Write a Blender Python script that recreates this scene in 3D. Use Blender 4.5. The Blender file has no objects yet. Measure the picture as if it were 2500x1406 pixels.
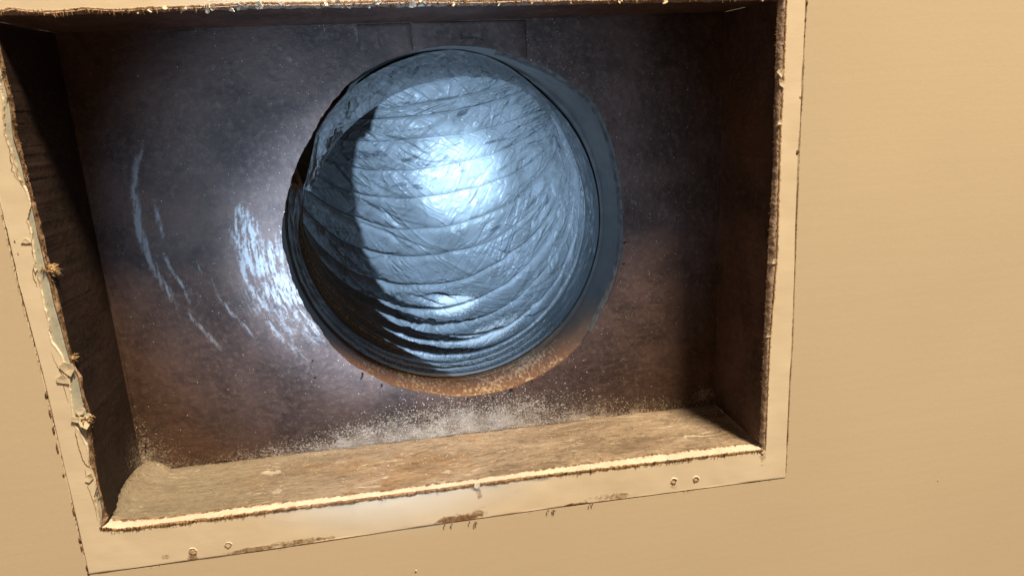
import bpy, math, random
import numpy as np
from mathutils import Vector, Matrix

sc = bpy.context.scene
C = sc.collection
random.seed(7)
rng = np.random.default_rng(11)

# ------------------------------------------------------------------ camera
F_PX = 1682.7172
CAM = np.array([-0.01543224, -0.3803326, 0.08202415])


def rot(rx, ry, rz):
    c, s = math.cos, math.sin
    X = np.array([[1, 0, 0], [0, c(rx), -s(rx)], [0, s(rx), c(rx)]])
    Y = np.array([[c(ry), 0, s(ry)], [0, 1, 0], [-s(ry), 0, c(ry)]])
    Z = np.array([[c(rz), -s(rz), 0], [s(rz), c(rz), 0], [0, 0, 1]])
    return Z @ Y @ X


RC = rot(1.31906, 0.04896, -0.16282)
cam_d = bpy.data.cameras.new('camera')
cam = bpy.data.objects.new('camera', cam_d)
C.objects.link(cam)
cam.location = CAM
cam.rotation_euler = (1.31906, 0.04896, -0.16282)
cam_d.sensor_width = 36
cam_d.lens = F_PX / 2500 * 36
cam_d.clip_start = 0.01
cam_d.clip_end = 50
sc.camera = cam


def at(u, v, y):
    """point of the plane at depth y (metres behind the wall face) that the photograph shows at (u, v)"""
    d = RC @ np.array([(u - 1250) / F_PX, -(v - 703) / F_PX, -1.0])
    return CAM + (y - CAM[1]) / d[1] * d


def pl(pts, y):
    return np.array([at(u, v, y) for u, v in pts])


# ------------------------------------------------------------------ light
sc.view_settings.view_transform = 'Standard'
sc.view_settings.look = 'None'
sc.view_settings.exposure = 0
sc.view_settings.gamma = 1
world = bpy.data.worlds.new('World')
sc.world = world
world.use_nodes = True
wb = world.node_tree.nodes['Background']
wb.inputs[0].default_value = (1.0, 0.66, 0.42, 1)
wb.inputs[1].default_value = 0.17


def lamp(name, kind, loc, target, energy, color, **kw):
    d = bpy.data.lights.new(name, kind)
    d.energy = energy
    d.color = color
    for k, v in kw.items():
        setattr(d, k, v)
    o = bpy.data.objects.new(name, d)
    C.objects.link(o)
    o.location = loc
    o.rotation_euler = (Vector(target) - Vector(loc)).to_track_quat('-Z', 'Y').to_euler()
    return o


# the warm room lamp, above and to the right
lamp('room_lamp', 'POINT', (0.98, -1.36, 3.45), (0, 0, 0), 1340, (1.0, 0.79, 0.515), shadow_soft_size=0.30)
# the torch held beside the lens: wide spill and a hot core
TORCH = (-0.15, -0.38, -0.03)
HOT = at(1130, 430, 0.34)
SPILL = at(960, 590, 0.0663)
lamp('torch_spill', 'SPOT', TORCH, SPILL, 16.0, (0.38, 0.66, 1.0), spot_size=math.radians(48), spot_blend=1.0, shadow_soft_size=0.004)
lamp('torch_beam', 'SPOT', TORCH, at(1125, 455, 0.34), 62.0, (0.50, 0.72, 1.0), spot_size=math.radians(28), spot_blend=1.0, shadow_soft_size=0.004)
lamp('torch_core', 'SPOT', TORCH, HOT, 170.0, (0.50, 0.75, 1.0), spot_size=math.radians(9), spot_blend=1.0, shadow_soft_size=0.006)


# ------------------------------------------------------------------ numeric noise
_perm = rng.permutation(4096)
_grad = rng.normal(size=(4096, 3))
_grad /= np.linalg.norm(_grad, axis=1)[:, None]


def perlin(P):
    P = np.asarray(P, float)
    sh = P.shape[:-1]
    P = P.reshape(-1, 3)
    i = np.floor(P).astype(np.int64)
    f = P - i
    w = f * f * f * (f * (f * 6 - 15) + 10)
    out = np.zeros(len(P))
    for dx in (0, 1):
        for dy in (0, 1):
            for dz in (0, 1):
                h = _perm[(_perm[(_perm[(i[:, 0] + dx) & 4095] + i[:, 1] + dy) & 4095] + i[:, 2] + dz) & 4095]
                g = _grad[h]
                dot = g[:, 0] * (f[:, 0] - dx) + g[:, 1] * (f[:, 1] - dy) + g[:, 2] * (f[:, 2] - dz)
                ww = (w[:, 0] if dx else 1 - w[:, 0]) * (w[:, 1] if dy else 1 - w[:, 1]) * (w[:, 2] if dz else 1 - w[:, 2])
                out += ww * dot
    return out.reshape(sh) * 1.5


def fbm(P, oct=4, gain=.5, seed=0.0):
    P = np.asarray(P, float) + seed * 17.31
    a, s, n = 1.0, 0.0, 0.0
    for k in range(oct):
        s = s + a * perlin(P * 2 ** k + 7.7 * k)
        n += a
        a *= gain
    return s / n


def ridged(P, oct=3, seed=0.0):
    P = np.asarray(P, float) + seed * 13.7
    a, s, n = 1.0, 0.0, 0.0
    for k in range(oct):
        s = s + a * (1 - np.abs(perlin(P * 2 ** k + 3.1 * k)) * 1.6)
        n += a
        a *= .5
    return s / n


def sstep(a, b, x):
    t = np.clip((x - a) / (b - a), 0, 1)
    return t * t * (3 - 2 * t)


def bump1(x, c, w):
    return np.exp(-((x - c) / w) ** 2)


def resample(P, n=None, t=None):
    P = np.asarray(P, float)
    d = np.r_[0, np.cumsum(np.linalg.norm(np.diff(P, axis=0), axis=1))]
    d /= d[-1]
    if t is None:
        t = np.linspace(0, 1, n)
    return np.stack([np.interp(t, d, P[:, k]) for k in range(3)], 1)


# ------------------------------------------------------------------ mesh helpers
def mesh_obj(name, V, Fc, mat, parent=None, attrs=None, smooth=True):
    me = bpy.data.meshes.new(name)
    V = np.asarray(V, np.float32).reshape(-1, 3)
    if isinstance(Fc, np.ndarray):
        k = Fc.shape[1]
        me.vertices.add(len(V))
        me.vertices.foreach_set('co', V.ravel())
        me.loops.add(Fc.size)
        me.loops.foreach_set('vertex_index', Fc.astype(np.int32).ravel())
        me.polygons.add(len(Fc))
        me.polygons.foreach_set('loop_start', np.arange(0, Fc.size, k, dtype=np.int32))
        me.polygons.foreach_set('loop_total', np.full(len(Fc), k, np.int32))
        me.update(calc_edges=True)
    else:
        me.from_pydata(V.tolist(), [], Fc)
        me.update()
    for nm, a in (attrs or {}).items():
        at_ = me.attributes.new(nm, 'FLOAT', 'POINT')
        at_.data.foreach_set('value', np.asarray(a, np.float32).ravel())
    if smooth:
        me.polygons.foreach_set('use_smooth', np.ones(len(me.polygons), bool))
    me.materials.append(mat)
    me.validate()
    o = bpy.data.objects.new(name, me)
    C.objects.link(o)
    if parent:
        o.parent = parent
    return o


def grid_faces(nu, nv, close_u=False, flip=False):
    i = np.arange(nu if close_u else nu - 1)
    j = np.arange(nv - 1)
    I, J = np.meshgrid(i, j, indexing='ij')
    I2 = (I + 1) % nu
    f = np.stack([I * nv + J, I2 * nv + J, I2 * nv + J + 1, I * nv + J + 1], -1).reshape(-1, 4)
    return f[:, ::-1].copy() if flip else f


def grid_obj(name, S, mat, parent=None, attrs=None, close_u=False, flip=False):
    nu, nv = S.shape[:2]
    return mesh_obj(name, S.reshape(-1, 3), grid_faces(nu, nv, close_u, flip), mat, parent, attrs)


def loft(A, B, n, power=1.0):
    t = np.linspace(0, 1, n) ** power
    return A[:, None] * (1 - t)[None, :, None] + B[:, None] * t[None, :, None]


def thing(name, label, cat, loc=(0, 0, 0)):
    o = bpy.data.objects.new(name, None)
    C.objects.link(o)
    o.empty_display_size = .02
    o.location = loc
    o['label'] = label
    o['category'] = cat
    return o


# ------------------------------------------------------------------ materials
class NT:
    def __init__(self, name):
        self.m = bpy.data.materials.new(name)
        self.m.use_nodes = True
        self.t = self.m.node_tree
        self.b = self.t.nodes['Principled BSDF']
        self.co = self.n('ShaderNodeTexCoord').outputs['Object']

    def n(self, kind, **kw):
        x = self.t.nodes.new(kind)
        for k, v in kw.items():
            setattr(x, k, v)
        return x

    def set(self, sock, v):
        if hasattr(v, 'is_output'):
            self.t.links.new(v, sock)
        elif isinstance(v, (tuple, list)) and len(v) == 3 and len(sock.default_value) == 4:
            sock.default_value = (*v, 1)
        else:
            sock.default_value = v

    def math(self, op, a, b=0.0, c=0.0, clamp=False):
        x = self.n('ShaderNodeMath', operation=op, use_clamp=clamp)
        for s, v in zip(x.inputs, (a, b, c)):
            self.set(s, v)
        return x.outputs[0]

    def scale(self, vec):
        x = self.n('ShaderNodeMapping')
        self.set(x.inputs['Vector'], self.co)
        x.inputs['Scale'].default_value = vec
        return x.outputs[0]

    def noise(self, scale, detail=4, rough=.55, dist=0.0, vec=None):
        x = self.n('ShaderNodeTexNoise')
        self.set(x.inputs['Vector'], vec if vec is not None else self.co)
        x.inputs['Scale'].default_value = scale
        x.inputs['Detail'].default_value = detail
        x.inputs['Roughness'].default_value = rough
        x.inputs['Distortion'].default_value = dist
        return x.outputs[0]

    def voro(self, scale, feature='F1', vec=None):
        x = self.n('ShaderNodeTexVoronoi', feature=feature)
        self.set(x.inputs['Vector'], vec if vec is not None else self.co)
        x.inputs['Scale'].default_value = scale
        return x.outputs[0]

    def ramp(self, f, a, b):
        x = self.n('ShaderNodeMapRange', interpolation_type='SMOOTHSTEP')
        self.set(x.inputs['Value'], f)
        x.inputs['From Min'].default_value = a
        x.inputs['From Max'].default_value = b
        return x.outputs['Result']

    def mix(self, f, a, b):
        x = self.n('ShaderNodeMix', data_type='RGBA')
        self.set(x.inputs['Factor'], f)
        self.set(x.inputs['A'] if False else x.inputs[6], a)
        self.set(x.inputs[7], b)
        return x.outputs[2]

    def attr(self, name):
        return self.n('ShaderNodeAttribute', attribute_name=name).outputs['Fac']

    def bump(self, h, strength, dist, prev=None):
        x = self.n('ShaderNodeBump')
        self.set(x.inputs['Height'], h)
        x.inputs['Strength'].default_value = strength
        x.inputs['Distance'].default_value = dist
        if prev is not None:
            self.set(x.inputs['Normal'], prev)
        return x.outputs[0]

    def out(self, color, rough=.7, normal=None, spec=.3, metal=0.0):
        self.set(self.b.inputs['Base Color'], color)
        self.set(self.b.inputs['Roughness'], rough)
        self.set(self.b.inputs['Specular IOR Level'], spec)
        self.set(self.b.inputs['Metallic'], metal)
        if normal is not None:
            self.set(self.b.inputs['Normal'], normal)
        return self.m


def mat_wall():
    t = NT('wall_paint')
    big = t.noise(3.0, 3)
    col = t.mix(t.ramp(big, .35, .65), (.66, .575, .45), (.70, .61, .48))
    strok = t.noise(40, 5, .6, .2, t.scale((.10, 1, 1.6)))
    fine = t.noise(900, 3, .6)
    col = t.mix(t.math('MULTIPLY', t.ramp(t.noise(420, 4, .7), .40, .62), .10), col, (.60, .50, .37))
    col = t.mix(t.math('MULTIPLY', t.ramp(fine, .45, .8), .14), col, (.50, .43, .32))
    nb = t.bump(strok, .045, .0020)
    nb = t.bump(fine, .08, .0003, nb)
    nb = t.bump(t.noise(220, 3, .5), .04, .0010, nb)
    return t.out(col, .62, nb, .25)


def mat_frame():
    t = NT('frame_paint')
    col = t.mix(t.ramp(t.noise(18, 4), .35, .7), (.80, .71, .575), (.85, .765, .63))
    fine = t.noise(1000, 4, .65)
    g = t.attr('grime_shade')
    gm = t.math('ADD', g, t.math('MULTIPLY', t.math('SUBTRACT', t.noise(380, 5, .7), .5), .9))
    gm = t.math('MULTIPLY', t.ramp(gm, .22, .66), t.ramp(g, .02, .15))
    col = t.mix(gm, col, t.mix(t.ramp(t.noise(500, 3), .4, .6), (.20, .115, .06), (.34, .22, .125)))
    nb = t.bump(t.noise(55, 4, .5, 0, t.scale((.25, 1, 1.2))), .12, .0015)
    nb = t.bump(fine, .15, .0004, nb)
    nb = t.bump(gm, .4, .0004, nb)
    return t.out(col, t.math('ADD', .5, t.math('MULTIPLY', gm, .35)), nb, .32)


def mat_lip(name, c1, c2):
    t = NT(name)
    fine = t.noise(700, 4, .65)
    g = t.attr('grime_shade')
    gm = t.math('ADD', g, t.math('MULTIPLY', t.math('SUBTRACT', t.noise(420, 4, .7), .5), 1.5))
    gm = t.ramp(gm, .3, .6)
    col = t.mix(t.ramp(t.noise(60, 3), .35, .65), c1, c2)
    col = t.mix(gm, col, t.mix(t.ramp(t.noise(260, 4), .4, .62), (.13, .075, .045), (.36, .25, .16)))
    nb = t.bump(fine, .35, .0012)
    nb = t.bump(t.noise(160, 3), .35, .003, nb)
    return t.out(col, .7, nb, .25)


def mat_undercoat():
    t = NT('bare_undercoat')
    col = t.mix(t.ramp(t.noise(90, 4), .35, .65), (.42, .44, .40), (.53, .54, .48))
    col = t.mix(t.math('MULTIPLY', t.ramp(t.noise(420, 4, .7), .56, .7), .7), col, (.30, .24, .17))
    return t.out(col, .6, t.bump(t.noise(500, 3), .2, .0006), .3)


def mat_plate(name, dark=1.0):
    """soot covered sheet: dark base, pale specks, scraped bare metal and settled dust as masks"""
    t = NT(name)
    n1 = t.noise(26, 5, .6)
    n2 = t.noise(240, 5, .68)
    n3 = t.noise(1150, 3, .6)
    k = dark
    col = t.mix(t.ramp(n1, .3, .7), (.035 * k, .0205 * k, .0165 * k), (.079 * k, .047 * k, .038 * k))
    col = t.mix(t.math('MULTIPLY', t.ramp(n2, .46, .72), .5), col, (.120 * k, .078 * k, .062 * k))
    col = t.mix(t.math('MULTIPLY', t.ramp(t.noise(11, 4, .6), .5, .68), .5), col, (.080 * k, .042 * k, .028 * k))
    col = t.mix(t.math('MULTIPLY', t.ramp(t.noise(60, 5, .7, .6), .52, .66), .35), col, (.012 * k, .010 * k, .009 * k))
    # pale grains
    sp = t.math('MULTIPLY', t.ramp(n3, .62, .74), t.ramp(t.noise(34, 3), .40, .66))
    col = t.mix(t.math('MULTIPLY', sp, .75), col, (.26 * k, .22 * k, .18 * k))
    # settled dust
    d = t.attr('dust')
    grain = t.noise(760, 4, .72)
    dm = t.math('MULTIPLY', t.ramp(t.math('ADD', t.math('MULTIPLY', d, .52), grain), .74, 1.0), .85)
    col = t.mix(dm, col, t.mix(t.ramp(t.noise(90, 3), .4, .6), (.33, .275, .22), (.50, .43, .36)))
    # scraped
    s = t.attr('scrape')
    sm = t.ramp(t.math('ADD', s, t.math('MULTIPLY', t.math('SUBTRACT', t.noise(520, 4, .7), .5), 1.1)), .18, .95)
    col = t.mix(t.math('MULTIPLY', sm, .92), col, (.225, .21, .205))
    nb = t.bump(n2, .26, .0020)
    nb = t.bump(n3, .35, .0006, nb)
    nb = t.bump(dm, .5, .0008, nb)
    ro = t.math('SUBTRACT', .66, t.math('MULTIPLY', sm, .15))
    return t.out(col, ro, nb, .26)


def mat_ledge():
    t = NT('ledge_dust')
    v = t.scale((.35, 1, 1))
    n1 = t.noise(45, 5, .62, .3, v)
    n2 = t.noise(190, 5, .7, .4, v)
    n3 = t.noise(1100, 4, .65, 0, t.scale((.45, 1, 1)))
    col = t.mix(t.ramp(n1, .32, .66), (.20, .150, .112), (.36, .285, .222))
    col = t.mix(t.math('MULTIPLY', t.ramp(t.noise(15, 4, .6), .54, .68), .55), col, (.31, .185, .085))
    col = t.mix(t.math('MULTIPLY', t.ramp(n2, .58, .72), .75), col, (.40, .34, .26))
    col = t.mix(t.math('MULTIPLY', t.ramp(n2, .44, .30), .75), col, (.11, .085, .062))
    col = t.mix(t.math('MULTIPLY', t.ramp(n3, .60, .72), .6), col, (.46, .39, .30))
    n4 = t.noise(330, 5, .75, .8, t.scale((.45, 1, 1)))
    col = t.mix(t.math('MULTIPLY', t.ramp(n4, .47, .38), .55), col, (.09, .068, .05))
    col = t.mix(t.math('MULTIPLY', t.ramp(n4, .56, .66), .7), col, (.50, .43, .33))
    sx_ = t.n('ShaderNodeSeparateXYZ')
    t.set(sx_.inputs[0], t.co)
    gx = t.math('ADD', sx_.outputs[0], t.math('MULTIPLY', t.math('SUBTRACT', t.noise(14, 4, .6), .5), .16))
    col = t.mix(t.math('MULTIPLY', t.ramp(gx, -.03, -.15), .6), col, (.25, .225, .175))
    fl = t.noise(120, 5, .72, 1.0, t.scale((.28, 1, 1)))
    fm = t.math('MULTIPLY', t.ramp(fl, .57, .63), t.ramp(t.noise(28, 3), .46, .60))
    col = t.mix(t.math('MULTIPLY', fm, .8), col, (.62, .55, .47))
    g = t.attr('grime_shade')
    col = t.mix(t.ramp(t.math('ADD', g, t.math('MULTIPLY', t.math('SUBTRACT', n2, .5), 1.4)), .35, .7), col, (.07, .046, .03))
    nb = t.bump(n2, .9, .0026)
    nb = t.bump(fm, .6, .0012, nb)
    nb = t.bump(n4, .7, .0012, nb)
    nb = t.bump(n3, .6, .0009, nb)
    return t.out(col, .78, nb, .2)


def mat_film(name, base, dusty):
    """wrinkled plastic film of the flexible duct; ringx runs round the hoop, ringy along the duct (metres)"""
    t = NT(name)
    cx, cy = t.attr('ringx'), t.attr('ringy')

    def vec(ax, ay, bx, by):
        c = t.n('ShaderNodeCombineXYZ')
        t.set(c.inputs[0], t.math('ADD', t.math('MULTIPLY', cx, ax), t.math('MULTIPLY', cy, ay)))
        t.set(c.inputs[1], t.math('ADD', t.math('MULTIPLY', cx, bx), t.math('MULTIPLY', cy, by)))
        return c.outputs[0]

    def crease(scale, v, dist, w):
        n = t.noise(scale, 2, .5, dist, v)
        r = t.math('SUBTRACT', 1.0, t.math('MULTIPLY', t.math('ABSOLUTE', t.math('SUBTRACT', n, .5)), w), clamp=True)
        return t.math('MULTIPLY', r, r)

    n1 = t.noise(30, 4, .6)
    n2 = t.noise(150, 4, .6)
    n3 = t.noise(1300, 3, .65)
    b = base
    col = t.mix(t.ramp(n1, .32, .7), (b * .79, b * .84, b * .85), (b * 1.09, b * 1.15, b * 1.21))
    st = t.attr('stain_shade')
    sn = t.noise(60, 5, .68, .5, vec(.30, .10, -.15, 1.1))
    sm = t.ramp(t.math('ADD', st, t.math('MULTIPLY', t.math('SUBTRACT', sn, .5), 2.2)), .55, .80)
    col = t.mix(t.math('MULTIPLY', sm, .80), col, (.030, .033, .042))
    d = t.attr('dust')
    dm = t.ramp(t.math('ADD', t.math('MULTIPLY', d, .7), t.noise(800, 4, .75)), .82, 1.0)
    col = t.mix(t.math('MULTIPLY', dm, dusty), col, (.50, .49, .47))
    col = t.mix(t.math('MULTIPLY', t.ramp(n3, .64, .74), .30), col, (.5, .5, .5))
    ro = t.math('ADD', .36, t.math('MULTIPLY', t.ramp(n2, .35, .65), .22))
    ro = t.math('ADD', ro, t.math('MULTIPLY', t.math('MAXIMUM', dm, t.math('MULTIPLY', d, .8)), .35))
    patch = t.ramp(t.noise(17, 2), .42, .60)
    clean = t.math('SUBTRACT', 1.0, t.math('MULTIPLY', d, 1.6), clamp=True)
    k1 = crease(15, vec(.50, .34, -1.3, 1.9), .5, 13)
    k2 = crease(17, vec(.38, -.46, 1.5, 1.6), .6, 14)
    wv = t.n('ShaderNodeVectorMath', operation='ADD')
    t.set(wv.inputs[0], vec(.75, .2, -.5, 1.5))
    nz = t.n('ShaderNodeTexNoise')
    nz.inputs['Scale'].default_value = 55
    t.set(nz.inputs['Vector'], t.co)
    sc_ = t.n('ShaderNodeVectorMath', operation='SCALE')
    t.set(sc_.inputs[0], nz.outputs['Color'])
    sc_.inputs['Scale'].default_value = .012
    t.set(wv.inputs[1], sc_.outputs[0])
    facets = t.math('MULTIPLY', t.voro(62, 'F1', wv.outputs[0]), t.math('MULTIPLY', patch, clean))
    nb = t.bump(t.math('MULTIPLY', k1, t.math('ADD', .25, clean)), .40, .0022)
    nb = t.bump(t.math('MULTIPLY', k2, t.math('MULTIPLY', t.math('SUBTRACT', 1.0, patch), clean)), .45, .0018, nb)
    nb = t.bump(facets, .55, .0045, nb)
    nb = t.bump(n3, .28, .0003, nb)
    nb = t.bump(sm, .35, .0008, nb)
    return t.out(col, ro, nb, .38)


def mat_collar():
    t = NT('collar_metal')
    v = t.scale((1, .35, 1))
    n1 = t.noise(70, 5, .6, 0, v)
    n2 = t.noise(520, 5, .7, 0, v)
    col = t.mix(t.ramp(n1, .3, .7), (.060, .057, .054), (.088, .083, .079))
    d = t.attr('dust')
    dm = t.ramp(t.math('ADD', t.math('MULTIPLY', d, .42), n2), .76, .98)
    col = t.mix(t.math('MULTIPLY', t.ramp(d, .12, .6), .9), col, (.20, .098, .046))
    col = t.mix(dm, col, (.52, .40, .28))
    nb = t.bump(n2, t.math('MULTIPLY', d, .5), .0012) if False else t.bump(t.math('MULTIPLY', n2, d), .7, .002)
    nb = t.bump(t.noise(900, 3), .12, .0004, nb)
    return t.out(col, .55, nb, .4)


def mat_plain(name, col, col2, scale=300, rough=.8, bump=.3):
    t = NT(name)
    n = t.noise(scale, 4, .65)
    return t.out(t.mix(t.ramp(n, .35, .65), col, col2), rough, t.bump(n, bump, .0008), .2)


M_WALL = mat_wall()
M_FRAME = mat_frame()
M_LIP = mat_lip('lip_paint', (.58, .51, .44), (.67, .595, .52))
M_LIP_EDGE = mat_lip('worn_board_edge', (.34, .255, .205), (.47, .37, .31))
M_UNDER = mat_undercoat()
M_PLATE = mat_plate('soot_covered_panel', 1.2)
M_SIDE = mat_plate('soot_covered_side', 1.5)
M_SIDE_L = mat_plate('soot_side_painted_shade', .34)  # left side's soot sheet, darker copy: its shade is put into the colour
M_LEDGE = mat_ledge()
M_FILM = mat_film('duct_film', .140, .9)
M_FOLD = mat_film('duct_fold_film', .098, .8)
M_COLLAR = mat_collar()
M_GRIME = mat_plain('brown_grime', (.12, .065, .035), (.27, .165, .09))
M_DARKGAP = mat_plain('dark_gap', (.02, .013, .009), (.05, .032, .02))
M_CHIP = mat_plain('paint_chip', (.62, .55, .43), (.74, .67, .54), 200, .6)
M_FIBRE = mat_plain('dust_fibre', (.10, .085, .07), (.24, .20, .17), 200)
M_LINT = mat_plain('tan_lint', (.42, .28, .14), (.62, .45, .26), 500)
M_GRAIN = mat_plain('dust_grain', (.48, .43, .37), (.74, .69, .62), 400)
M_BLACK = mat_plain('black_splinter', (.008, .007, .006), (.02, .018, .016))
M_MASTIC = mat_plain('mastic_bead', (.045, .042, .040), (.085, .08, .075), 250, .6)

# ------------------------------------------------------------------ outlines, read off the photograph and laid on their planes
HX, HZ, DEP = 0.2, 0.1367, 0.0663
Y_FACE, Y_LIP = -0.0003, 0.008
Y_IN = {'bot': Y_LIP, 'rgt': .0020, 'top': .0022, 'lft': .0030}

o_bot = [(246, 1288), (290, 1292), (350, 1285), (411, 1279), (570, 1258), (650, 1248), (902, 1217), (1154, 1184), (1350, 1158), (1588, 1130), (1750, 1110), (1868, 1097)]
i_bot = [(266, 1262), (300, 1266), (411, 1259), (570, 1237), (650, 1227), (902, 1199), (1154, 1167), (1350, 1139), (1588, 1109), (1768, 1087), (1853, 1078)]
o_rgt = [(1868, 1097), (1872, 1000), (1879, 827), (1888, 720), (1896, 613), (1900, 450), (1904, 320), (1908, 250), (1914, 120), (1919, 0), (1919, -8)]
i_rgt = [(1853, 1078), (1858, 960), (1864, 827), (1874, 620), (1886, 400), (1892, 150), (1897, 2)]
o_top = [(1919, -8), (1308, 1), (1148, 6), (1020, 4), (860, 9), (700, 12), (616, 10), (504, 18), (364, 22), (280, 27), (210, 21), (168, 27), (112, 31), (28, 21), (-26, 40)]
i_top = [(1897, 2), (1500, 11), (1308, 14), (1020, 18), (700, 22), (364, 30), (210, 38), (0, 40), (-14, 52)]
o_lft = [(-26, 40), (5, 180), (22, 250), (30, 330), (50, 394), (58, 430), (70, 466), (77, 502), (85, 538), (90, 567), (101, 610), (109, 646), (119, 682), (126, 718), (133, 747), (144, 783), (151, 808), (157, 833), (174, 890), (194, 921), (196, 949), (204, 980), (213, 1008), (212, 1040), (214, 1056), (216, 1087), (219, 1127), (232, 1163), (238, 1190), (245, 1214), (250, 1250), (246, 1288)]
i_lft = [(-14, 52), (16, 180), (34, 250), (46, 330), (62, 394), (80, 470), (100, 538), (115, 610), (133, 682), (150, 747), (168, 833), (186, 900), (206, 960), (222, 1010), (228, 1080), (236, 1150), (246, 1200), (256, 1240), (266, 1262)]
p_lft = [(-32, 40), (-4, 180), (8, 250), (12, 330), (36, 394), (43, 430), (66, 466), (75, 500), (66, 538), (77, 567), (82, 610), (86, 646), (94, 682), (103, 718), (108, 747), (120, 783), (119, 808), (126, 833), (150, 866), (158, 890), (171, 905), (170, 921), (171, 949), (174, 980), (178, 1008), (182, 1035), (198, 1060), (213, 1087), (217, 1127), (231, 1163), (236, 1190), (229, 1214), (241, 1245), (246, 1288)]
out_rgt = [(1917, 1166), (1935, 800), (1950, 380), (1968, 0), (1971, -60)]
out_bot = [(217, 1402), (650, 1343), (1000, 1290), (1350, 1240), (1917, 1166)]
out_lft = [(-112, 0), (0, 498), (50, 712), (104, 912), (150, 1110), (217, 1402)]

NB, NR, NTP, NL = 700, 460, 560, 620
SIDES = {}
for key, o, i, n in (('bot', o_bot, i_bot, NB), ('rgt', o_rgt, i_rgt, NR), ('top', o_top, i_top, NTP), ('lft', o_lft, i_lft, NL)):
    SIDES[key] = [resample(pl(o, Y_FACE), n), resample(pl(i, Y_IN[key]), n)]
PAINT_L = resample(pl(p_lft, Y_FACE), NL)
# outer outline of the frame, ending in true corners
OB = resample(pl(out_bot, Y_FACE), NB)
OR_ = resample(pl(out_rgt, Y_FACE), NR)
OL = resample(pl(out_lft, Y_FACE), NL)
OT = resample(np.array([OR_[-1], OL[0]]), NTP)

vent = thing('vent_box', 'dark soot-stained rectangular vent box recessed in the cream wall inside a peeling painted frame', 'vent box', (0, DEP, -HZ))
VB = Vector((0, DEP, -HZ))


def under(o, parent=vent, base=VB):
    """parent without moving: the meshes are written in world metres"""
    o.parent = parent
    o.matrix_parent_inverse = Matrix.Translation(-base)
    return o


# ------------------------------------------------------------------ wall with its opening and the hairline gap round the frame
outer = np.concatenate([OB[:-1], OR_[:-1], OT[:-1], OL[:-1]])
nO = len(outer)
arc = np.r_[0, np.cumsum(np.linalg.norm(np.diff(outer, axis=0), axis=1))]
cen = outer.mean(0)
dirs = outer - np.roll(outer, 8, 0)
nrm = np.stack([dirs[:, 2], 0 * arc, -dirs[:, 0]], 1)
nrm /= np.linalg.norm(nrm, axis=1)[:, None] + 1e-9
nrm *= np.sign(((outer - cen) * nrm).sum(1))[:, None]
nz = fbm(np.stack([arc * 55, arc * 0, arc * 0], 1), 3, seed=1)
nz2 = fbm(np.stack([arc * 400, arc * 0 + 4, arc * 0], 1), 2, seed=2)
sideid = np.r_[np.zeros(NB - 1), np.ones(NR - 1), np.full(NTP - 1, 2), np.full(NL - 1, 3)]
gap = np.where(sideid == 0, .00015, np.where(sideid == 1, .00052, np.where(sideid == 3, .00035, .0003)))
gap = gap + np.clip(nz, -1, 1) * .0006 + nz2 * .00022
gap = np.clip(gap, 0.00001, .0013)
inner_w = outer + nrm * gap[:, None]
W0 = inner_w.copy(); W0[:, 1] = .006
W1 = inner_w.copy(); W1[:, 1] = .0003
W2 = inner_w + nrm * .0004; W2[:, 1] = 0
W3 = inner_w + nrm * .02; W3[:, 1] = 0
big = np.zeros_like(outer)
for k in range(nO):
    d = outer[k] - cen
    s = min(1.6 / max(abs(d[0]), 1e-6), 1.4 / max(abs(d[2]), 1e-6))
    big[k] = cen + d * s
big[:, 1] = 0
W3 = W2 + (big - W2) * .02
W3[:, 1] = 0
Wl = np.stack([W0, W1, W2, W3, big], 1)
wall = grid_obj('wall', Wl, M_WALL, None, None, True)
wall.data.polygons.foreach_set('use_smooth', np.zeros(len(wall.data.polygons), bool))
wall['kind'] = 'structure'
# backing behind the hairline gap
bk = np.stack([outer - nrm * .004, outer + nrm * .006], 1)
bk[..., 1] = .0045
under(grid_obj('mounting_flange', bk, M_DARKGAP, None, None, True))

# ------------------------------------------------------------------ painted frame
paint_in = np.concatenate([SIDES['bot'][0][:-1], SIDES['rgt'][0][:-1], SIDES['top'][0][:-1], PAINT_L[:-1]])
jag = fbm(np.stack([arc * 300, arc * 0, arc * 0 + 9], 1), 4, .65, seed=3)
jamp = np.where(sideid == 3, .0010, np.where(sideid == 1, .0009, np.where(sideid == 2, .0014, .0006)))
dn = paint_in - outer
dn /= np.linalg.norm(dn, axis=1)[:, None] + 1e-9
paint_in = paint_in + dn * (jag * jamp)[:, None]
NC = 34
ts = np.linspace(0, 1, NC)
Fr = outer[:, None] * (1 - ts)[None, :, None] + paint_in[:, None] * ts[None, :, None]
Fr[..., 1] = Y_FACE
wob = fbm(np.stack([Fr[..., 0] * 30, Fr[..., 2] * 30, Fr[..., 0] * 0], -1), 3, seed=4)
Fr[..., 1] += wob * .0005
e0 = outer.copy(); e0[:, 1] = .004
e1 = outer.copy(); e1[:, 1] = Y_FACE + .0002
Fr[:, 0] = outer + dn * .0004; Fr[:, 0, 1] = Y_FACE
f1 = paint_in.copy(); f1[:, 1] = Y_FACE + .0004; f1 += dn * .00025
f2 = paint_in.copy(); f2[:, 1] = Y_FACE + .0016; f2 += dn * .0002
# lifted rim of the peeling paint on the left
lift = np.where(sideid == 3, .0004, 0) * (0.6 + .6 * nz2)
Fr[:, -1, 1] -= lift
Fr[:, -2, 1] -= lift * .4
Fall = np.concatenate([e0[:, None], e1[:, None], Fr, f1[:, None], f2[:, None]], 1)
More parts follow.
